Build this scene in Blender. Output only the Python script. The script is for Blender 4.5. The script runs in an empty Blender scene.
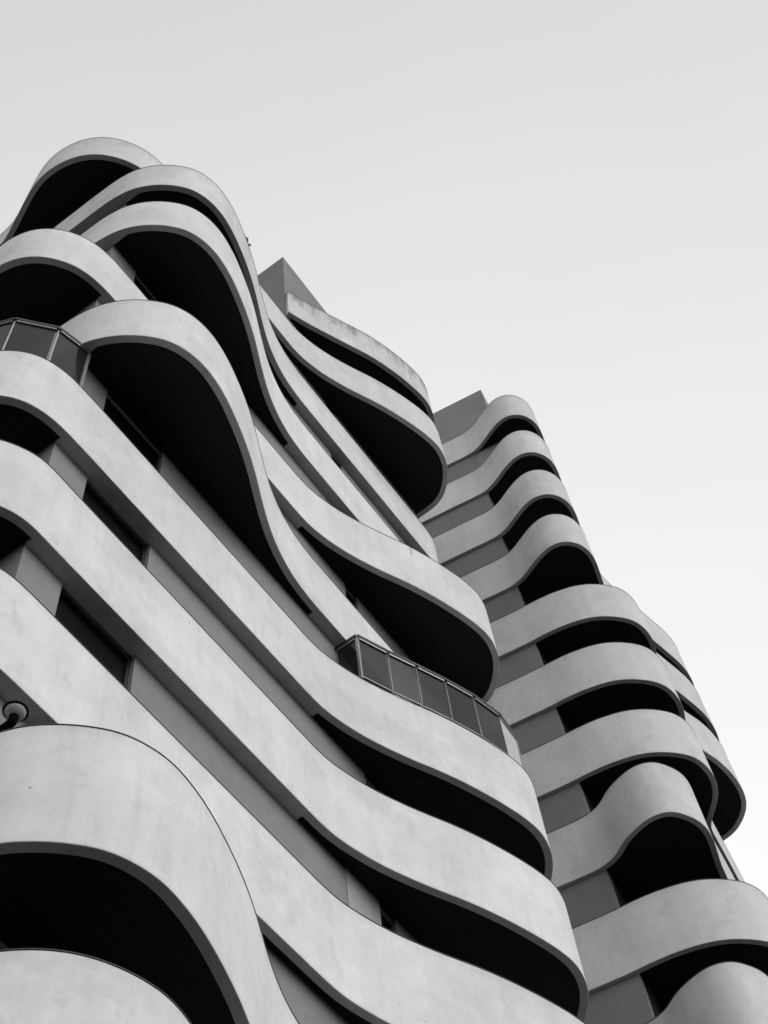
import bpy, bmesh, math, random
from mathutils import Vector, Matrix
from mathutils.geometry import tessellate_polygon
random.seed(7)
S = bpy.context.scene
COL = S.collection
CAMZ = 1.6

# ------------------------------------------------------------------ camera
RCAM = ((0.5802714630198418, -0.8107993886412315, -0.07674229983404114),
        (0.702801708089603, 0.546127717855279, -0.45586650995277245),
        (0.4115273846430504, 0.210591707265956, 0.8867335250906333))
cd = bpy.data.cameras.new('camera')
cam = bpy.data.objects.new('camera', cd)
COL.objects.link(cam)
m = Matrix((RCAM[0], [-v for v in RCAM[1]], [-v for v in RCAM[2]])).transposed().to_4x4()
m.translation = (0, 0, CAMZ)
cam.matrix_world = m
cd.sensor_fit = 'HORIZONTAL'
cd.sensor_width = 36
cd.lens = 1466.375 / 768 * 36
cd.clip_end = 3000
cd.clip_start = 0.05
S.camera = cam

# ------------------------------------------------------------------ sky, sun, exposure
SUN_EL, SUN_AZ = math.radians(38), math.radians(190)      # azimuth of the sun, clockwise from +Y
w = bpy.data.worlds.new('World'); S.world = w; w.use_nodes = True
nt = w.node_tree; nt.nodes.clear()
sky = nt.nodes.new('ShaderNodeTexSky'); sky.sky_type = 'NISHITA'; sky.sun_disc = False
sky.sun_elevation = SUN_EL; sky.sun_rotation = SUN_AZ
sky.dust_density = 1.0; sky.air_density = 1.0; sky.ozone_density = 1.0; sky.altitude = 0
bw = nt.nodes.new('ShaderNodeRGBToBW')
bg = nt.nodes.new('ShaderNodeBackground'); bg.inputs[1].default_value = 0.15
out = nt.nodes.new('ShaderNodeOutputWorld')
nt.links.new(sky.outputs[0], bw.inputs[0])
# a thin even cloud layer in front of the clear sky, a little brighter low in the north-east
CLOUD, GLOW = 2.42, 4.25                                        # in units of the sky's strength
tcw = nt.nodes.new('ShaderNodeTexCoord')
dt = nt.nodes.new('ShaderNodeVectorMath'); dt.operation = 'DOT_PRODUCT'
ga, ge = math.radians(52), math.radians(5)
dt.inputs[1].default_value = (math.sin(ga) * math.cos(ge), math.cos(ga) * math.cos(ge), math.sin(ge))
nt.links.new(tcw.outputs['Generated'], dt.inputs[0])
def wm(op, a, b):
    q = nt.nodes.new('ShaderNodeMath'); q.operation = op
    for i, x in enumerate((a, b)):
        if isinstance(x, (int, float)): q.inputs[i].default_value = x
        else: nt.links.new(x, q.inputs[i])
    return q.outputs[0]
glow = wm('POWER', wm('MAXIMUM', dt.outputs['Value'], 0.0), 1.0)
lum = wm('ADD', wm('ADD', bw.outputs[0], CLOUD), wm('MULTIPLY', glow, GLOW))
cn = nt.nodes.new('ShaderNodeTexNoise'); cn.inputs['Scale'].default_value = 2.2; cn.inputs['Detail'].default_value = 7; cn.inputs['Roughness'].default_value = 0.6
nt.links.new(tcw.outputs['Generated'], cn.inputs['Vector'])
lum = wm('MULTIPLY', lum, wm('ADD', 0.955, wm('MULTIPLY', cn.outputs['Fac'], 0.09)))     # faint unevenness of the cloud layer
nt.links.new(lum, bg.inputs[0]); nt.links.new(bg.outputs[0], out.inputs[0])
sd = bpy.data.lights.new('sun', 'SUN'); sd.energy = 1.2; sd.angle = math.radians(50); sd.color = (1, 1, 1)
so = bpy.data.objects.new('sun', sd); COL.objects.link(so)
sdir = Vector((math.sin(SUN_AZ) * math.cos(SUN_EL), math.cos(SUN_AZ) * math.cos(SUN_EL), math.sin(SUN_EL)))
so.rotation_euler = sdir.to_track_quat('Z', 'Y').to_euler(); so.location = (0, -20, 60)
S.view_settings.view_transform = 'Standard'; S.view_settings.look = 'None'
S.view_settings.exposure = 0.0; S.view_settings.gamma = 1; S.view_settings.use_curve_mapping = False
S.render.engine = 'CYCLES'
S.cycles.max_bounces = 8; S.cycles.diffuse_bounces = 4

# ------------------------------------------------------------------ materials
def new_mat(name, rough=0.8, spec=0.3):
    mt = bpy.data.materials.new(name); mt.use_nodes = True
    n = mt.node_tree; b = n.nodes['Principled BSDF']
    b.inputs['Roughness'].default_value = rough
    b.inputs['Specular IOR Level'].default_value = spec
    return mt, n, b

def grey(v): return (v, v, v, 1)

def math_node(n, op, a, b=None, clamp=False):
    q = n.nodes.new('ShaderNodeMath'); q.operation = op; q.use_clamp = clamp
    for i, x in enumerate((a, b)):
        if x is None: continue
        if isinstance(x, (int, float)): q.inputs[i].default_value = x
        else: n.links.new(x, q.inputs[i])
    return q.outputs[0]

def noise(n, vec, scale, detail=4, rough=0.55, mapscale=None):
    if mapscale:
        mp = n.nodes.new('ShaderNodeMapping'); mp.inputs['Scale'].default_value = mapscale
        n.links.new(vec, mp.inputs[0]); vec = mp.outputs[0]
    q = n.nodes.new('ShaderNodeTexNoise'); q.inputs['Scale'].default_value = scale
    q.inputs['Detail'].default_value = detail; q.inputs['Roughness'].default_value = rough
    n.links.new(vec, q.inputs['Vector'])
    return q.outputs['Fac']

def remap(n, v, a, b, c, d):
    q = n.nodes.new('ShaderNodeMapRange')
    for i, x in enumerate((a, b, c, d)): q.inputs[1 + i].default_value = x
    n.links.new(v, q.inputs[0]); return q.outputs[0]

def concrete(name, base, mottle=0.11, streak=0.10, drip=0.0, speck=0.5, bump=0.05, panels=False, crack=None):
    mt, n, b = new_mat(name, 0.85, 0.25)
    tc = n.nodes.new('ShaderNodeTexCoord'); P = tc.outputs['Object']
    f = remap(n, noise(n, P, 0.9, 6, 0.6), 0.3, 0.7, 1 - mottle, 1 + mottle * 0.6)
    f2 = remap(n, noise(n, P, 5.0, 5, 0.65), 0.3, 0.7, 1 - mottle * 0.45, 1 + mottle * 0.35)
    f3 = remap(n, noise(n, P, 1.0, 4, 0.6, (2.2, 2.2, 0.28)), 0.35, 0.75, 1, 1 - streak)
    f4 = remap(n, noise(n, P, 1.0, 3, 0.5, (9, 9, 0.9)), 0.55, 0.8, 1, 1 - streak * 0.8)
    v = math_node(n, 'MULTIPLY', math_node(n, 'MULTIPLY', f, f2), math_node(n, 'MULTIPLY', f3, f4))
    # tiny pits and dirt specks
    vo = n.nodes.new('ShaderNodeTexVoronoi'); vo.inputs['Scale'].default_value = 1.7; vo.inputs['Randomness'].default_value = 1
    n.links.new(P, vo.inputs['Vector'])
    sp = remap(n, vo.outputs['Distance'], 0.018, 0.035, 1 - speck, 1)
    v = math_node(n, 'MULTIPLY', v, sp)
    # broad wandering pale wash lines (old repairs)
    wv = noise(n, P, 1.3, 5, 0.7, (0.7, 0.7, 1.6))
    ridge = math_node(n, 'ABSOLUTE', math_node(n, 'SUBTRACT', wv, 0.5))
    v = math_node(n, 'MULTIPLY', v, remap(n, ridge, 0.0, 0.02, 1.025, 1.0))
    # sharper edged patches of grime and repair, and a fine grain
    pt = noise(n, P, 0.55, 9, 0.72)
    v = math_node(n, 'MULTIPLY', v, remap(n, pt, 0.54, 0.58, 1.0, 0.935))
    v = math_node(n, 'MULTIPLY', v, remap(n, noise(n, P, 2.6, 8, 0.75, (1, 1, 0.6)), 0.60, 0.645, 1.0, 0.895))
    v = math_node(n, 'MULTIPLY', v, remap(n, noise(n, P, 38, 3, 0.7), 0.25, 0.75, 0.955, 1.035))
    if crack:                                                    # one hairline crack running down from the coping
        x0, z0, z1 = crack
        sp3 = n.nodes.new('ShaderNodeSeparateXYZ'); n.links.new(P, sp3.inputs[0])
        wob = remap(n, noise(n, P, 9, 3, 0.6), 0, 1, -0.05, 0.05)
        dx = math_node(n, 'ABSOLUTE', math_node(n, 'SUBTRACT', math_node(n, 'ADD', sp3.outputs[0], wob), x0))
        ln = remap(n, dx, 0.006, 0.018, 0.6, 0.0)
        zz = math_node(n, 'MULTIPLY', remap(n, sp3.outputs[2], z0, z0 + .1, 0, 1), remap(n, sp3.outputs[2], z1, z1 + .01, 1, 0))
        v = math_node(n, 'MULTIPLY', v, math_node(n, 'SUBTRACT', 1.0, math_node(n, 'MULTIPLY', ln, zz)))
    if drip or panels:
        uv = n.nodes.new('ShaderNodeUVMap'); uv.uv_map = 'UVMap'
        sx = n.nodes.new('ShaderNodeSeparateXYZ'); n.links.new(uv.outputs[0], sx.inputs[0])
    if panels:                                                   # pour sections, each of a slightly different tone
        wob = remap(n, noise(n, P, 1.1, 4, 0.6), 0.0, 1.0, -0.06, 0.06)
        oi = n.nodes.new('ShaderNodeObjectInfo')
        uu = math_node(n, 'ADD', math_node(n, 'MULTIPLY', math_node(n, 'ADD', sx.outputs[0], wob), 0.36), math_node(n, 'MULTIPLY', oi.outputs['Random'], 7.3))
        cell = math_node(n, 'FLOOR', uu)
        wn = n.nodes.new('ShaderNodeTexWhiteNoise'); wn.noise_dimensions = '1D'; n.links.new(math_node(n, 'ADD', cell, math_node(n, 'MULTIPLY', oi.outputs['Random'], 31.0)), wn.inputs['W'])
        v = math_node(n, 'MULTIPLY', v, remap(n, wn.outputs['Value'], 0, 1, 0.965, 1.03))
        # splash line of dirt under the coping and along the bottom edge
        dn = noise(n, uv.outputs[0], 1.0, 5, 0.7, (4, 2, 1))
        tp = remap(n, math_node(n, 'SUBTRACT', sx.outputs[1], math_node(n, 'MULTIPLY', dn, 0.22)), 1.38, 1.62, 0.0, 0.10)
        bt = remap(n, math_node(n, 'ADD', sx.outputs[1], math_node(n, 'MULTIPLY', dn, 0.2)), 0.06, 0.16, 0.14, 0.0)
        v = math_node(n, 'MULTIPLY', v, math_node(n, 'SUBTRACT', 1.0, math_node(n, 'ADD', tp, bt)))
    if drip:
        ln = noise(n, uv.outputs[0], 1.0, 5, 0.75, (3.2, 0.5, 1))
        lng = remap(n, ln, 0.40, 0.70, 0.0, 1.35)                 # length of each drip
        msk = remap(n, math_node(n, 'SUBTRACT', math_node(n, 'ADD', sx.outputs[1], lng), 1.62), -0.25, 0.75, 0, 1)
        v = math_node(n, 'MULTIPLY', v, math_node(n, 'SUBTRACT', 1.0, math_node(n, 'MULTIPLY', msk, drip)))
    v = math_node(n, 'MULTIPLY', v, base)
    cb = n.nodes.new('ShaderNodeCombineColor')
    for i in range(3): n.links.new(v, cb.inputs[i])
    n.links.new(cb.outputs[0], b.inputs['Base Color'])
    bp = n.nodes.new('ShaderNodeBump'); bp.inputs['Strength'].default_value = 0.35; bp.inputs['Distance'].default_value = bump * 0.1
    n.links.new(noise(n, P, 14, 6, 0.7), bp.inputs['Height']); n.links.new(bp.outputs[0], b.inputs['Normal'])
    return mt

def plain(name, v, rough=0.5, metal=0.0, var=0.08, scale=6):
    mt, n, b = new_mat(name, rough)
    tc = n.nodes.new('ShaderNodeTexCoord')
    f = remap(n, noise(n, tc.outputs['Object'], scale), 0.3, 0.7, v * (1 - var), v * (1 + var))
    cb = n.nodes.new('ShaderNodeCombineColor')
    for i in range(3): n.links.new(f, cb.inputs[i])
    n.links.new(cb.outputs[0], b.inputs['Base Color'])
    b.inputs['Metallic'].default_value = metal
    return mt

M = {}
M['render'] = concrete('pale_render', 0.67, panels=True)
M['render_crack'] = concrete('pale_render_cracked', 0.67, panels=True, crack=(13.17, 3.682 * 7.13 + 1.6 - .42, 3.682 * 7.13 + 1.6))
M['render_drip'] = concrete('pale_render_stained', 0.61, drip=0.12, streak=0.10, panels=True)
M['render_drip_heavy'] = concrete('pale_render_heavily_stained', 0.59, panels=True, drip=0.55, streak=0.16, mottle=0.14)
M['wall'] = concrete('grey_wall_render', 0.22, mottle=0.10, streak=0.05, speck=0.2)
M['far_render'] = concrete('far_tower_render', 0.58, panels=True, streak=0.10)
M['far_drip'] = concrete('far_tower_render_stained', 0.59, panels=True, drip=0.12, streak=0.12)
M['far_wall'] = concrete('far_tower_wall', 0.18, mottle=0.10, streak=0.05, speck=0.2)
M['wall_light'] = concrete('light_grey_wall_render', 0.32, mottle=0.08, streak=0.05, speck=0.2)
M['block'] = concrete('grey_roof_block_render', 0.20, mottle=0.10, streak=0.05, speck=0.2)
M['coping'] = plain('dark_coping', 0.05, 0.7)
M['metal'] = plain('anodised_metal', 0.30, 0.35, 0.6)
M['metal_dark'] = plain('dark_metal', 0.015, 0.5, 0.2)
M['black'] = plain('black_metal', 0.003, 0.9); M['black'].node_tree.nodes['Principled BSDF'].inputs['Specular IOR Level'].default_value = 0.03
M['panel'] = plain('pale_panel', 0.42, 0.5)
M['leaf'] = plain('weed_leaf', 0.07, 0.7)
M['ground'] = plain('asphalt', 0.025, 0.9, 0, 0.2, 2)
M['paving'] = plain('paving', 0.027, 0.85, 0, 0.12, 1.5)
M['kerb'] = plain('kerb_stone', 0.22, 0.8)
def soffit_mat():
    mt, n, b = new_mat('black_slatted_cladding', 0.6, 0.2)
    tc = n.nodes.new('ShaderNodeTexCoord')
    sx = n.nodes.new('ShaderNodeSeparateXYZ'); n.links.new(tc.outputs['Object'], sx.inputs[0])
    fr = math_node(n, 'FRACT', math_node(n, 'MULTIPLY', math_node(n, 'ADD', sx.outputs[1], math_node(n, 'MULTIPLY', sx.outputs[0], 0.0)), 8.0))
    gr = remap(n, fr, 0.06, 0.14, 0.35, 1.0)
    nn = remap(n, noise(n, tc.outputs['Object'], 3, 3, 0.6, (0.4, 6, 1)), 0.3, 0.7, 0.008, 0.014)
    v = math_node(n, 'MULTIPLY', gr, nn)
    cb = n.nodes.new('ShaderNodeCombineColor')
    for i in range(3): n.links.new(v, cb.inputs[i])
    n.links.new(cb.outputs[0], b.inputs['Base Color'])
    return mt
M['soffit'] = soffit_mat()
def glass_mat(name, v, trans):
    mt, n, b = new_mat(name, 0.12, 0.12 if trans else 0.5)
    b.inputs['Base Color'].default_value = grey(v)
    if trans:
        t = n.nodes.new('ShaderNodeBsdfTransparent'); t.inputs[0].default_value = grey(0.75)
        mx = n.nodes.new('ShaderNodeMixShader'); mx.inputs[0].default_value = trans
        o = n.nodes['Material Output']
        n.links.new(b.outputs[0], mx.inputs[1]); n.links.new(t.outputs[0], mx.inputs[2]); n.links.new(mx.outputs[0], o.inputs[0])
    return mt
M['pane'] = glass_mat('window_glass', 0.008, 0)
M['rail_glass'] = glass_mat('smoked_railing_glass', 0.018, 0.2)
def globe_mat():
    mt, n, b = new_mat('smoked_globe', 0.15, 0.5)
    b.inputs['Base Color'].default_value = grey(0.5)
    t = n.nodes.new('ShaderNodeBsdfTransparent'); t.inputs[0].default_value = grey(0.6)
    lw = n.nodes.new('ShaderNodeLayerWeight'); lw.inputs[0].default_value = 0.5
    mx = n.nodes.new('ShaderNodeMixShader'); mx.inputs[0].default_value = 0.45
    o = n.nodes['Material Output']
    n.links.new(b.outputs[0], mx.inputs[1]); n.links.new(t.outputs[0], mx.inputs[2]); n.links.new(mx.outputs[0], o.inputs[0])
    return mt
M['globe'] = globe_mat()

# ------------------------------------------------------------------ mesh helpers
def link(name, bm, mat, parent=None, sharp=35):
    me = bpy.data.meshes.new(name)
    bmesh.ops.recalc_face_normals(bm, faces=bm.faces)
    bm.to_mesh(me); bm.free()
    for mt in (mat if isinstance(mat, (list, tuple)) else [mat]): me.materials.append(mt)
    if sharp is not None:
        me.shade_smooth(); me.set_sharp_from_angle(angle=math.radians(sharp))
    o = bpy.data.objects.new(name, me); COL.objects.link(o)
    if parent:
        o.parent = parent
        if parent.type == 'EMPTY': o.matrix_parent_inverse = Matrix.Translation(-Vector(parent.location))
    return o

def thing(name, label, cat, loc=(0, 0, 0), group=None):
    o = bpy.data.objects.new(name, None); COL.objects.link(o); o.location = loc
    tag(o, label, cat, group); return o

def tag(o, label, cat, group=None):
    o['label'] = label; o['category'] = cat
    if group: o['group'] = group
    return o

def box(bm, x0, x1, y0, y1, z0, z1):
    vs = [bm.verts.new((x, y, z)) for z in (z0, z1) for x, y in ((x0, y0), (x1, y0), (x1, y1), (x0, y1))]
    for f in ((0, 3, 2, 1), (4, 5, 6, 7), (0, 1, 5, 4), (1, 2, 6, 5), (2, 3, 7, 6), (3, 0, 4, 7)):
        bm.faces.new([vs[i] for i in f])

def prism(bm, poly, z0, z1):
    """closed prism over a simple polygon (concave allowed)"""
    n = len(poly)
    a = [bm.verts.new((p[0], p[1], z0)) for p in poly]
    b = [bm.verts.new((p[0], p[1], z1)) for p in poly]
    for i in range(n):
        j = (i + 1) % n
        bm.faces.new((a[i], a[j], b[j], b[i]))
    for tri in tessellate_polygon([[Vector((p[0], p[1], 0)) for p in poly]]):
        if len(set(tri)) < 3: continue
        try:
            bm.faces.new([a[i] for i in tri]); bm.faces.new([b[i] for i in tri])
        except ValueError: pass

def bar(bm, p, q, w, h):
    """square bar between two points"""
    p = Vector(p); q = Vector(q); d = (q - p).normalized()
    up = Vector((0, 0, 1)) if abs(d.z) < 0.9 else Vector((1, 0, 0))
    s = d.cross(up).normalized() * w / 2; u = s.cross(d).normalized() * h / 2
    vs = [bm.verts.new(c + a * s + b * u) for c in (p, q) for a, b in ((-1, -1), (1, -1), (1, 1), (-1, 1))]
    for f in ((0, 3, 2, 1), (4, 5, 6, 7), (0, 1, 5, 4), (1, 2, 6, 5), (2, 3, 7, 6), (3, 0, 4, 7)):
        bm.faces.new([vs[i] for i in f])

def tube(bm, pts, r, seg=12):
    rings = []
    for i, p in enumerate(pts):
        p = Vector(p)
        d = (Vector(pts[min(i + 1, len(pts) - 1)]) - Vector(pts[max(i - 1, 0)])).normalized()
        a = d.orthogonal().normalized() if i == 0 else (rings_a - d * rings_a.dot(d)).normalized()
        rings_a = a; b = d.cross(a)
        rr = r[i] if isinstance(r, (list, tuple)) else r
        rings.append([bm.verts.new(p + (a * math.cos(2 * math.pi * k / seg) + b * math.sin(2 * math.pi * k / seg)) * rr) for k in range(seg)])
    for A, B in zip(rings, rings[1:]):
        for k in range(seg): bm.faces.new((A[k], A[(k + 1) % seg], B[(k + 1) % seg], B[k]))
    bm.faces.new(rings[0]); bm.faces.new(rings[-1])

# ------------------------------------------------------------------ plan curves
def smooth_curve(pts, step=0.07, sigma=0.10):
    """Catmull-Rom through the points, even resampling, light Gaussian smoothing"""
    P = [Vector(p) for p in pts]
    dense = []
    for i in range(len(P) - 1):
        p0 = P[i - 1] if i else P[0] * 2 - P[1]
        p1, p2 = P[i], P[i + 1]
        p3 = P[i + 2] if i + 2 < len(P) else P[-1] * 2 - P[-2]
        t0 = 0; t1 = t0 + max((p1 - p0).length, 1e-5) ** .5; t2 = t1 + max((p2 - p1).length, 1e-5) ** .5; t3 = t2 + max((p3 - p2).length, 1e-5) ** .5
        n = max(2, int((p2 - p1).length / 0.02))
        for k in range(n):
            t = t1 + (t2 - t1) * k / n
            a1 = p0 * ((t1 - t) / (t1 - t0)) + p1 * ((t - t0) / (t1 - t0))
            a2 = p1 * ((t2 - t) / (t2 - t1)) + p2 * ((t - t1) / (t2 - t1))
            a3 = p2 * ((t3 - t) / (t3 - t2)) + p3 * ((t - t2) / (t3 - t2))
            b1 = a1 * ((t2 - t) / (t2 - t0)) + a2 * ((t - t0) / (t2 - t0))
            b2 = a2 * ((t3 - t) / (t3 - t1)) + a3 * ((t - t1) / (t3 - t1))
            dense.append(b1 * ((t2 - t) / (t2 - t1)) + b2 * ((t - t1) / (t2 - t1)))
    dense.append(P[-1])
    # even resample
    res = [dense[0]]; acc = 0
    for a, b in zip(dense, dense[1:]):
        acc += (b - a).length
        if acc >= step: res.append(b); acc = 0
    if (res[-1] - dense[-1]).length > 1e-4: res.append(dense[-1])
    k = max(1, int(sigma / step * 3)); out = []
    for i in range(len(res)):
        kk = min(k, i, len(res) - 1 - i)
        s = Vector((0, 0)); wt = 0
        for j in range(-kk, kk + 1):
            g = math.exp(-0.5 * (j * step / sigma) ** 2); s += res[i + j] * g; wt += g
        out.append(s / wt)
    return out

def thin(pts, tol=0.0012):
    """drop points on straight runs"""
    keep = [pts[0]]; i = 0
    while i < len(pts) - 1:
        j = i + 1
        while j + 1 < len(pts) and (pts[j + 1] - pts[i]).length < 2.5:
            a, b = pts[i], pts[j + 1]; d = (b - a).normalized(); ok = True
            for q in pts[i + 1:j + 1]:
                if abs((q - a).cross(d)) > tol: ok = False; break
            if not ok: break
            j += 1
        keep.append(pts[j]); i = j
    return keep

def offset(loop, d):
    """offset a closed loop inward (loop runs clockwise or not: sign by area)"""
    n = len(loop); area = sum(loop[i].cross(loop[(i + 1) % n]) for i in range(n))
    s = 1 if area > 0 else -1; out = []
    for i in range(n):
        e1 = (loop[i] - loop[i - 1]).normalized(); e2 = (loop[(i + 1) % n] - loop[i]).normalized()
        n1 = Vector((-e1.y, e1.x)) * s; n2 = Vector((-e2.y, e2.x)) * s
        b = (n1 + n2); b = b / max(b.length, 1e-6); c = max(0.5, b.dot(n1))
        out.append(loop[i] + b * d / c)
    return out

def clip(poly, pt, nrm):
    """keep the side where (p-pt).nrm > 0"""
    pt = Vector(pt); nrm = Vector(nrm); out = []; n = len(poly)
    for i in range(n):
        a, b = poly[i], poly[(i + 1) % n]
        da, db = (a - pt).dot(nrm), (b - pt).dot(nrm)
        if da > 0: out.append(a)
        if (da > 0) != (db > 0) and abs(da - db) > 1e-12: out.append(a + (b - a) * (da / (da - db)))
    # merge doubles
    res = []
    for p in out:
        if not res or (p - res[-1]).length > 1e-4: res.append(p)
    if len(res) > 1 and (res[0] - res[-1]).length < 1e-4: res.pop()
    return res

def ring_band(bm, outer, inner, z0, z1, uvl, ch=0.006):
    """a wall of constant thickness round a closed loop, chamfered edges, metric UV on its outer face"""
    n = len(outer); L = [0]
    for i in range(n): L.append(L[-1] + (outer[(i + 1) % n] - outer[i]).length)
    o2, i2 = offset(outer, ch), offset(inner, -ch)
    prof = [(o2, z0), (outer, z0 + ch), (outer, z1 - ch), (o2, z1), (i2, z1), (inner, z1 - ch), (inner, z0 + ch), (i2, z0)]
    R = [[bm.verts.new((p.x, p.y, z)) for p in lp] for lp, z in prof]
    vv = [0, ch, z1 - z0 - ch, z1 - z0, z1 - z0, z1 - z0, 0, 0]
    for a in range(8):
        b = (a + 1) % 8
        for i in range(n):
            j = (i + 1) % n
            f = bm.faces.new((R[a][i], R[a][j], R[b][j], R[b][i]))
            for lp, uv in zip(f.loops, ((L[i], vv[a]), (L[i + 1], vv[a]), (L[i + 1], vv[b]), (L[i], vv[b]))): lp[uvl].uv = uv

RIM = 0.125
def balcony(parent, name, front, closing, zb, zt, mat, blacks, label=None):
    """one storey's balcony: a curved parapet, the concrete floor behind it, the recessed
    black ceiling cladding underneath and a thin dark coping on top"""
    loop = thin(smooth_curve(front)) + [Vector(p) for p in closing]
    inner = offset(loop, RIM)
    bm = bmesh.new(); uvl = bm.loops.layers.uv.new('UVMap')
    ring_band(bm, loop, inner, zb, zt, uvl)
    mid = offset(loop, RIM * 0.6)
    prism(bm, mid, zb + 0.07, zb + 0.24)                          # floor slab, its edges buried in the parapet
    for wedge in blacks['concrete']:
        q = mid
        for pt, nr in wedge: q = clip(q, pt, nr)
        if len(q) > 2: prism(bm, q, zb + 0.0025, zb + 0.10)
    o = link(name, bm, mat, parent)
    if label: o['label'] = label
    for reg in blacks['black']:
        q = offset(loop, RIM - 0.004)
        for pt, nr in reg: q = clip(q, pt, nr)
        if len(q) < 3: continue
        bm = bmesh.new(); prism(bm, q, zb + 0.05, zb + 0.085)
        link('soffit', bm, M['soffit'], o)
    bm = bmesh.new(); u2 = bm.loops.layers.uv.new('UVMap')
    ring_band(bm, offset(loop, -0.006), offset(loop, RIM + 0.006), zt + 0.0005, zt + 0.017, u2, 0.003)
    link('coping', bm, M['coping'], o)
    return o, loop

# ------------------------------------------------------------------ ground
def sheet(name, x0, x1, y0, y1, z, mat):
    bm = bmesh.new(); box(bm, x0, x1, y0, y1, z - 0.3, z)
    o = link(name, bm, mat, sharp=None); o['kind'] = 'structure'; return o
sheet('ground', -1500, 1500, -1500, 1500, -0.15, M['paving'])
sheet('road', -600, 600, -16, -7, -0.146, M['ground'])
sheet('pavement', -60, 60, -6.8, 4.0, 0.0, M['paving'])
sheet('kerb', -60, 60, -7.0, -6.8, 0.0, M['kerb'])
bm = bmesh.new()
for i in range(40): box(bm, -60 + 3 * i, -58.5 + 3 * i, -11.56, -11.44, -0.1455, -0.142)
o = link('lane_markings', bm, M['panel'], sharp=None); o['kind'] = 'structure'
sheet('forecourt', -60, 60, 4.0, 60, -0.004, M['paving'])

# ------------------------------------------------------------------ near tower
YF = 7.13
WALL_Y = 7.36
WX0, WX1 = 4.98, 16.12
BACK = 18.0
TOP = {0: 1.208, 1: 1.604, 2: 2.016, 3: 2.4275, 4: 2.840, 5: 3.273, 6: 3.682, 7: 4.122, 8: 4.539, 9: 4.950, 10: 5.370}
def zt_(k): return TOP[k] * YF + CAMZ
def zb_(k): return zt_(k) - 0.232 * YF
E_END = [(10.0, 7.13), (10.5, 7.13), (10.85, 7.11), (11.3, 7.02), (11.7, 6.905), (12.1, 6.755), (12.5, 6.585), (12.9, 6.395), (13.3, 6.23),
         (13.75, 6.07), (14.2, 5.935), (14.6, 5.84), (14.97, 5.80), (15.3, 5.85), (15.6, 5.965), (15.88, 6.165), (16.1, 6.39),
         (16.25, 6.64), (16.305, 6.87), (16.32, 7.15), (16.33, 7.7), (16.33, 9.0)]
E_BACK = [(16.33, BACK), ]
M_END = [(11.2, 7.13), (13.5, 7.13), (15.4, 7.13), (16.1, 7.135), (16.45, 7.17), (16.7, 7.27), (16.87, 7.5), (16.92, 7.9), (16.92, 9.0)]
M_BACK = [(16.92, BACK)]
M_LEFT = [(4.72, 12.0), (4.72, 9.5), (4.72, 7.9), (4.737, 7.5), (4.80, 7.12), (4.91, 6.83), (5.06, 6.57), (5.28, 6.30), (5.55, 6.07), (5.85, 5.94),
          (6.15, 5.885), (6.45, 5.885), (6.85, 5.945), (7.3, 6.065), (7.75, 6.215), (8.2, 6.40), (8.7, 6.64), (9.2, 6.85), (9.7, 7.0),
          (10.2, 7.09), (10.7, 7.125)]
L1_LEFT = [(4.80, 12.0), (4.80, 9.5), (4.80, 7.9), (4.86, 7.35), (4.97, 6.92), (5.07, 6.67), (5.25, 6.415), (5.46, 6.2), (5.72, 6.01)] + M_LEFT[10:]
L0_LEFT = [(4.86, 12.0), (4.86, 9.5), (4.88, 7.9), (4.94, 7.35), (5.05, 6.98), (5.26, 6.55), (5.45, 6.30), (5.71, 6.09), (6.08, 5.94), (6.46, 5.885), (6.85, 5.95)] + M_LEFT[13:]
W_BACKPTS = [(4.5, 13.0), (4.5, 11.8)]
W = {
 9: [(4.5, 13), (4.52, 11.6), (4.46, 10.9), (4.32, 10.52), (4.14, 10.1), (4.0, 9.77), (3.885, 9.42), (3.83, 9.08), (3.845, 8.72), (3.92, 8.37), (4.05, 8.06), (4.235, 7.79), (4.45, 7.58), (4.73, 7.385), (5.02, 7.25), (5.35, 7.165), (5.8, 7.13)],
 6: [(4.2, 13), (4.2, 11.5), (4.1, 10.6), (3.86, 9.8), (3.62, 9.15), (3.51, 8.6), (3.54, 8.22), (3.64, 7.91), (3.81, 7.645), (4.02, 7.45), (4.27, 7.29), (4.55, 7.19), (4.86, 7.145), (5.3, 7.13), (6, 7.13)],
 4: [(4.2, 13), (4.15, 11.5), (3.95, 10.4), (3.66, 9.5), (3.52, 8.8), (3.6, 8.2), (3.74, 7.88), (3.86, 7.67), (4.02, 7.47), (4.24, 7.295), (4.48, 7.2), (4.76, 7.145), (5.1, 7.13), (6, 7.13)],
 3: [(4.2, 13), (4.1, 11.5), (3.85, 10.2), (3.6, 9.2), (3.62, 8.4), (3.8, 7.85), (3.98, 7.56), (4.17, 7.385), (4.32, 7.29), (4.5, 7.205), (4.68, 7.145), (4.9, 7.125), (5.3, 7.13), (6, 7.13)],
 2: [(4.3, 13), (4.2, 11.5), (3.95, 10.2), (3.75, 9.2), (3.78, 8.4), (3.95, 7.8), (4.2, 7.42), (4.45, 7.24), (4.62, 7.175), (4.75, 7.145), (4.95, 7.13), (5.5, 7.13), (6.2, 7.13)],
}
def e_black(x):
    return {'concrete': [[((WX0, 0), (1, 0)), ((x, 0), (-1, 0)), ((0, WALL_Y + .04), (0, -1))]],
            'black': [[((WX0 - 0.002, 0), (-1, 0))], [((x, 0), (1, 0)), ((0, WALL_Y + .04), (0, -1))]]}
def m_black(x):
    return {'concrete': [[((x, 0), (1, 0)), ((0, WALL_Y + .04), (0, -1))], [((WX0, 0), (-1, 0))]],
            'black': [[((x, 0), (-1, 0)), ((WX0, 0), (1, 0)), ((0, WALL_Y + .04), (0, -1))]]}
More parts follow.
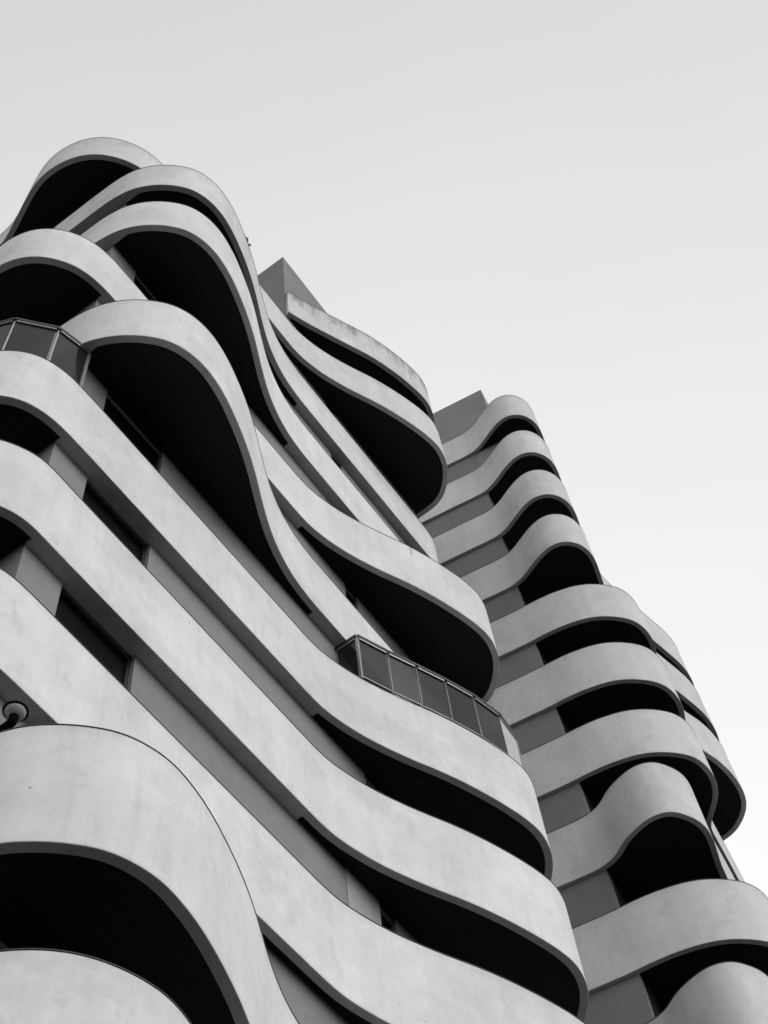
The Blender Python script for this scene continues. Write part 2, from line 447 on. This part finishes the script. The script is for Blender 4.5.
BX = {2: 8.6, 3: 10.32, 5: 10.9, 6: 10.7, 7: 10.36, 9: 9.85}

near = thing('apartment_tower', 'nearer pale apartment tower with wide wavy balconies filling the left and centre', 'building', (10.6, 12.6, 0))
LOOPS = {}
LBL = {1: 'widest pale balcony bulging out at the bottom left', 4: 'pale balcony carrying glass railings at both of its bulges',
       10: 'rain streaked topmost balcony below the roof block', 9: 'stained roof level balcony'}
for k in range(10):
    if k in (2, 3, 4, 6, 9):
        f = W[k] + E_END; cl = E_BACK + [(W[k][0][0], BACK)]; bk = e_black(BX.get(k, 10.82))
    else:
        f = (L0_LEFT if k == 0 else L1_LEFT if k == 1 else M_LEFT) + M_END; cl = M_BACK + [(f[0][0], BACK)]; bk = m_black(BX.get(k, 10.82))
    o, LOOPS[k] = balcony(near, 'balcony', f, cl, zb_(k), zt_(k), M['render_drip'] if k >= 8 else M['render_crack'] if k == 6 else M['render'], bk, LBL.get(k))
for k, z in ((4, 5.9 + 1.6 - 0.55), (5, 2.5 + 1.6)):      # two lower storeys, below the photograph
    if k == 5: f = M_LEFT + M_END; cl = M_BACK + [(4.72, BACK)]; bk = m_black(10.82)
    else: f = W[4] + E_END; cl = E_BACK + [(4.2, BACK)]; bk = e_black(10.82)
    balcony(near, 'balcony', f, cl, z - 1.65, z, M['render'], bk)
top = [(10.66, 7.245), (11.0, 7.125), (11.4, 6.96), (11.8, 6.785), (12.3, 6.56), (12.85, 6.31), (13.2, 6.175), (13.6, 6.05), (14.0, 5.945),
       (14.4, 5.865), (14.75, 5.815), (15.0, 5.81), (15.3, 5.86), (15.57, 5.965), (15.86, 6.165), (16.08, 6.39), (16.24, 6.64), (16.3, 6.87), (16.32, 7.15), (16.33, 7.7)]
loop10 = [Vector((10.74, 9.0)), Vector((10.74, 7.39))] + thin(smooth_curve(top, sigma=0.08)) + [Vector((16.33, 9.0))]
bm = bmesh.new(); uvl = bm.loops.layers.uv.new('UVMap')
ring_band(bm, loop10, offset(loop10, RIM), zb_(10), zt_(10), uvl)
prism(bm, offset(loop10, .07), zb_(10) + .07, zb_(10) + .24)
o = link('balcony', bm, M['render_drip_heavy'], near); o['label'] = LBL[10]
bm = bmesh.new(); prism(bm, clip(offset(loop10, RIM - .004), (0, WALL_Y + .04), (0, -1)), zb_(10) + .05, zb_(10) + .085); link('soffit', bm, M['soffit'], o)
bm = bmesh.new(); u2 = bm.loops.layers.uv.new('UVMap'); ring_band(bm, offset(loop10, -.006), offset(loop10, RIM + .006), zt_(10) + .0005, zt_(10) + .017, u2, 0.003); link('coping', bm, M['coping'], o)

# walls: piers between the window bays, core behind them
WIN = [(5.65, 7.0), (12.23, 12.64)]
ZROOF = zb_(9) + 0.1
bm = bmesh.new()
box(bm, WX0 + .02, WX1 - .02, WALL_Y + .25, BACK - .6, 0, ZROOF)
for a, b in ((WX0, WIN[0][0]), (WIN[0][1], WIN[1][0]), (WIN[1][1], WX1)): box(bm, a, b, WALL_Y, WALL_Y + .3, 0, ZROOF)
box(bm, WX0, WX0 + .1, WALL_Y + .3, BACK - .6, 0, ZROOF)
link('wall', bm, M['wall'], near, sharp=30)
bm = bmesh.new(); box(bm, 11.44, 12.228, WALL_Y - .012, WALL_Y + .01, 3, zb_(3) + .1)
o = link('wall_panel', bm, M['wall_light'], near, sharp=30); o['label'] = 'slightly paler strip of wall beside the narrow windows'
ZBLK = 41.7 + CAMZ
bm = bmesh.new(); box(bm, 10.70, 16.0, WALL_Y + 0.002, 15.0, ZROOF - .02, ZBLK)
o = link('roof_block', bm, M['block'], near, sharp=30); o['label'] = 'plain grey block rising above the roof'

def window(parent, x0, x1, z0, z1, y=WALL_Y):
    bm = bmesh.new(); t = .045; yy = y + .09
    for a in (x0 + t / 2, x1 - t / 2): bar(bm, (a, yy, z0), (a, yy, z1), t, .06)
    for z in (z0 + t / 2, z1 - t / 2): bar(bm, (x0 + t, yy, z), (x1 - t, yy, z), .06, t)
    o = link('window', bm, M['metal_dark'], parent, sharp=None)
    bm = bmesh.new(); box(bm, x0 + .01, x1 - .01, yy + .02, yy + .035, z0 + .01, z1 - .01)
    link('pane', bm, M['pane'], o, sharp=None)
for k in range(0, 10):
    zc = zb_(k + 1) if k < 9 else None
    if k == 9: continue
    for a, b in WIN: window(near, a, b, zb_(k) + .25, zc - .03)
# sliding header boards in the openings
# ------------------------------------------------------------------ railings on the fourth balcony
def railing(parent, pts, z, h, solid=(), label=None, closes=()):
    """glass balustrade through a list of plan points"""
    bm = bmesh.new()
    for p, q in zip(pts, pts[1:]):
        bar(bm, (p[0], p[1], z + h), (q[0], q[1], z + h), .08, .07)
    o = link('railing', bm, M['metal_dark'], parent, sharp=None)
    if label: o['label'] = label
    for i, (p, q) in enumerate(zip(pts, pts[1:])):
        P = Vector(p); Q = Vector(q); d = (Q - P).normalized(); nn = Vector((d.y, -d.x))
        if nn.y > 0: nn = -nn
        A = P + d * .03; B = Q - d * .03
        bm = bmesh.new()
        bar(bm, (*(A), z + h - .065), (*(B), z + h - .065), .06, .045)
        link('rail_strip', bm, M['metal'], o, sharp=None); bm = bmesh.new()
        bar(bm, (*(A), z + .07), (*(B), z + .07), .03, .02)
        link('bottom_rail', bm, M['metal'], o, sharp=None)
        bm = bmesh.new(); bar(bm, (*(A), z + h / 2), (*(B), z + h / 2), .012, h - .17)
        link('solid_panel' if i in solid else 'glass_panel', bm, M['panel'] if i in solid else M['rail_glass'], o, sharp=None)
    for i, p in enumerate(pts):
        bm = bmesh.new(); t = .026 if i not in closes else .05
        bar(bm, (p[0], p[1], z + .0), (p[0], p[1], z + h - .02), t, t)
        link('railing_post', bm, M['metal'], o, sharp=None)
    return o
Z4 = zt_(4) + .017
railing(near, [(11.69, WALL_Y - .01), (11.69, 6.91), (12.28, 6.685), (12.82, 6.455), (13.39, 6.225), (13.98, 6.02), (14.60, 5.88), (15.24, 5.92)], Z4, 1.30,
        solid=(6,), label='grey glass railing on the right bulge', closes=(1,))
railing(near, [(4.98, WALL_Y - .01), (4.99, 7.17), (4.42, 7.29), (3.91, 7.72), (3.68, 8.3), (3.6, 9.0)], Z4, 1.46, label='grey glass railing on the left bulge', closes=(1,))

# ------------------------------------------------------------------ far tower
NR = 21.55
def rt_(k): return (2.158 - .1392 * (9 - k)) * NR + CAMZ
def rb_(k): return rt_(k) - 0.079 * NR
START = [(19.75, 14.0), (20.05, 12.0), (20.34, 10.0), (20.49, 9.0), (20.64, 8.0), (20.785, 7.0)]
RA = START + [(20.765, 6.75), (20.70, 6.52), (20.57, 6.2), (20.43, 5.8), (20.375, 5.45), (20.42, 5.19), (20.54, 4.97), (20.73, 4.79), (20.99, 4.67),
              (21.3, 4.62), (21.65, 4.66), (22.0, 4.755), (22.4, 4.87)]
A_STRAIGHT = [(22.9, 4.965), (23.5, 5.035), (24.2, 5.13), (26, 5.394), (28, 5.685), (29.6, 5.92)]
A_END = [(22.72, 5.04), (22.93, 5.3), (23.0, 5.7), (23.0, 6.6)]
R6X = [(22.9, 4.985), (23.4, 4.975), (24.1, 4.86), (24.85, 4.71), (25.45, 4.60), (26.0, 4.495), (26.5, 4.465), (27.0, 4.525), (27.4, 4.68), (27.7, 4.95), (27.88, 5.3), (27.95, 5.7), (27.9, 6.5)]
RB = START + [(20.805, 6.75), (20.835, 6.45), (20.88, 6.15), (20.95, 5.85), (21.05, 5.52), (21.19, 5.21), (21.37, 4.94), (21.6, 4.69), (21.85, 4.48),
              (22.12, 4.35), (22.42, 4.295), (22.75, 4.30), (23.07, 4.38)]
B_STRAIGHT = [(23.33, 4.51), (23.57, 4.70), (23.8, 4.93), (24.03, 5.11), (24.4, 5.17), (26, 5.394), (28, 5.685), (29.6, 5.92)]
R4X = [(23.4, 4.52), (23.75, 4.63), (24.1, 4.66), (24.45, 4.59), (24.85, 4.47), (25.3, 4.395), (25.8, 4.375), (26.3, 4.43), (26.72, 4.59), (27.05, 4.88), (27.27, 5.23), (27.35, 5.6), (27.3, 6.5)]
R5X = [(23.4, 4.52), (23.75, 4.65), (24.1, 4.71), (24.5, 4.66), (24.95, 4.56), (25.46, 4.46), (25.93, 4.405), (26.5, 4.44), (27.0, 4.58), (27.4, 4.86), (27.6, 5.2), (27.66, 5.6), (27.6, 6.5)]
R_CLOSE = {'A_up': [(22.2, 13.8)], 'mid': [(26.5, 15.3), (19.6, 15.0)], 'low': [(28.6, 15.5), (19.6, 15.0)]}
far = thing('apartment_tower', 'farther pale apartment tower with stacked scalloped balconies at the right', 'building', (27, 11, 0))
a = math.radians(8.39); Y2 = Vector((-math.sin(a), math.cos(a))); N2 = Vector((math.cos(a), math.sin(a)))
C0 = Vector((20.90, 6.88))                                     # wall corner of the flat front
def r_pt(u, v): return C0 + Y2 * u + N2 * v                    # u along the front, v into the building
FRONT_N = tuple(-N2)
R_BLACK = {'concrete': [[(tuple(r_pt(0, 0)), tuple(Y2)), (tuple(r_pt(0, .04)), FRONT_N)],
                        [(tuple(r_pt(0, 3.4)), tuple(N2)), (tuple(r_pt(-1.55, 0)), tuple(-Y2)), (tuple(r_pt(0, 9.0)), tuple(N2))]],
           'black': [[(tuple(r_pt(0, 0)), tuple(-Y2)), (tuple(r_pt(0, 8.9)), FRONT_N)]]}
for k in range(-5, 10):
    kind = {9: 'A', 8: 'A', 7: 'A', 6: 'A6', 5: 'B5', 4: 'B4', 3: 'B', 2: 'A', 1: 'B', 0: 'A'}.get(k, 'A' if k % 2 else 'B')
    cl = R_CLOSE['low']
    if kind == 'A' and k >= 7: f = RA + A_END; cl = R_CLOSE['A_up']
    elif kind == 'A': f = RA + A_STRAIGHT
    elif kind == 'A6': f = RA + R6X; cl = R_CLOSE['mid']
    elif kind == 'B': f = RB + B_STRAIGHT
    elif kind == 'B4': f = RB + R4X; cl = R_CLOSE['mid']
    else: f = RB + R5X; cl = R_CLOSE['mid']
    if k in (2, 0):
        f = [((x - .08, y) if (4.8 < y < 6.3 and x < 20.9) else (x, y)) for x, y in f]
    if rb_(k) < 2: continue
    balcony(far, 'balcony', f, cl, rb_(k), rt_(k), M['far_drip'] if k >= 8 else M['far_render'], R_BLACK,
            {3: 'deep curved balcony with a dark underside', 9: 'topmost scalloped balcony'}.get(k))
ZR = rb_(9) + .1
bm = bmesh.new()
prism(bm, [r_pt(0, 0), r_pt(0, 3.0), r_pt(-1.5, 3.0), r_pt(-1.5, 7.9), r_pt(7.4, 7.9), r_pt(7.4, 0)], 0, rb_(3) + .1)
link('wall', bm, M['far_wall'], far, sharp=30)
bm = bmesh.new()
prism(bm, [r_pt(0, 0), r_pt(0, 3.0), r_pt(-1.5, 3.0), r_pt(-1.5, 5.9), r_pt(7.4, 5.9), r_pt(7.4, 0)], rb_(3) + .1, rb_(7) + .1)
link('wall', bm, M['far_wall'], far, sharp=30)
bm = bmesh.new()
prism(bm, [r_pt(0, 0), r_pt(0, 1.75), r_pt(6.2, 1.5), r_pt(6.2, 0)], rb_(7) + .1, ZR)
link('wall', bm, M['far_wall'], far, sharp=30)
# roof block: its corner stands flush with the front wall
bm = bmesh.new()
prism(bm, [r_pt(-.89, 0), r_pt(-.89, 1.6), r_pt(-.0006, 1.6), r_pt(-.0006, 0)], rb_(9) - 1.34, ZR)
prism(bm, [r_pt(-.89, 0), r_pt(-.89, 1.6), r_pt(5.5, 1.5), r_pt(5.5, 0)], ZR + .0006, 49.45 + CAMZ)
o = link('roof_block', bm, M['wall'], far, sharp=30); o['label'] = 'grey block rising behind the topmost balcony'
# loggia glazing behind the corner balconies
for k in range(-5, 6):
    if rb_(k) < 2: continue
    z0, z1 = rb_(k) + .26, rb_(k + 1) + .03
    bm = bmesh.new(); p, q = r_pt(-1.4, 2.93), r_pt(-.08, 2.93)
    for t in (0, .5, 1):
        c = p + (q - p) * t; bar(bm, (c.x, c.y, z0), (c.x, c.y, z1), .06, .06)
    bar(bm, (p.x, p.y, z1 - .04), (q.x, q.y, z1 - .04), .06, .06)
    o = link('window', bm, M['metal_dark'], far, sharp=None)
    bm = bmesh.new(); bar(bm, (p.x, p.y, (z0 + z1) / 2), (q.x, q.y, (z0 + z1) / 2), .02, z1 - z0)
    link('pane', bm, M['pane'], o, sharp=None)
for k in range(-5, 6):                                           # thin black sheet over the flank wall inside each loggia
    if rb_(k) < 2: continue
    z0, z1 = rb_(k) + .25, rb_(k + 1) + .04
    bm = bmesh.new(); prism(bm, [r_pt(-.0, .25), r_pt(-.0, 2.98), r_pt(-.03, 2.98), r_pt(-.03, .25)], z0, z1)
    link('lining', bm, M['soffit'], far, sharp=None)

# ------------------------------------------------------------------ globe lamp on the wall above the lowest bulge
def uv_sphere(bm, c, r, nu=32, nv=18):
    bmesh.ops.create_uvsphere(bm, u_segments=nu, v_segments=nv, radius=r, matrix=Matrix.Translation(c))
lc = Vector((5.265, 7.12, 12.298 + CAMZ))
lamp = thing('wall_lamp', 'round smoked globe lamp on a black arm at the left edge', 'lamp', (lc.x, WALL_Y, lc.z))
bm = bmesh.new()
tube(bm, [(lc.x - .02, WALL_Y + .01, lc.z - .20), (lc.x - .02, 7.29, lc.z - .22), (lc.x - .01, 7.2, lc.z - .215), (lc.x, 7.13, lc.z - .17), (lc.x, 7.12, lc.z - .09)], [.05, .05, .05, .048, .05], 20)
tube(bm, [(lc.x - .02, WALL_Y + .004, lc.z - .20), (lc.x - .02, WALL_Y - .03, lc.z - .20)], .07, 24)
link('arm', bm, M['black'], lamp)
bm = bmesh.new(); uv_sphere(bm, Vector((0, 0, 0)), .112)
for v in bm.verts: v.co = Vector((v.co.x, v.co.y, v.co.z * (.95 if v.co.z > 0 else .85))) + lc
link('globe', bm, M['globe'], lamp)
bm = bmesh.new(); N = 48                                        # black rim round the globe's middle
tube(bm, [(lc.x + .119 * math.cos(2 * math.pi * i / N), lc.y + .119 * math.sin(2 * math.pi * i / N), lc.z) for i in range(N)] + [(lc.x + .119, lc.y + .001, lc.z)], .012, 10)
link('rim', bm, M['black'], lamp)

# ------------------------------------------------------------------ ceiling lights in the black soffits
CL = [((7.9, 7.0), 5, 'small dark ceiling light under the large wavy bulge left of centre'),
      ((12.9, 6.75), 4, 'small dark ceiling light under the balcony with the glass railing'),
      ((5.75, 6.9), 1, 'small dark ceiling light under the bottom left bulge')]
for (x, y), k, lb in CL:
    bm = bmesh.new(); z = zb_(k) + .05
    tube(bm, [(x, y, z + .01), (x, y, z - .02)], [.05, .045], 20)
    tag(link('ceiling_light', bm, M['metal_dark']), lb, 'light', 'ceiling lights in the soffits')

# ------------------------------------------------------------------ weed growing on a parapet top
bm = bmesh.new(); z = zt_(8) + .015; bx, by = 7.60, 6.19
for i in range(26):
    an = random.uniform(0, 6.28); ln = random.uniform(.1, .3); lean = random.uniform(.2, 1.1)
    p = Vector((bx + random.uniform(-.04, .04), by + random.uniform(-.03, .03), z))
    q = p + Vector((math.cos(an) * lean, math.sin(an) * lean, 1)).normalized() * ln
    s = Vector((-math.sin(an), math.cos(an), 0)) * .02
    mid_ = (p + q) / 2 + Vector((0, 0, .015))
    v = [bm.verts.new(c) for c in (p, mid_ - s, q, mid_ + s)]; bm.faces.new(v)
tag(link('weed', bm, M['leaf'], sharp=None), 'tiny weed sprouting from the parapet top against the sky', 'plant')
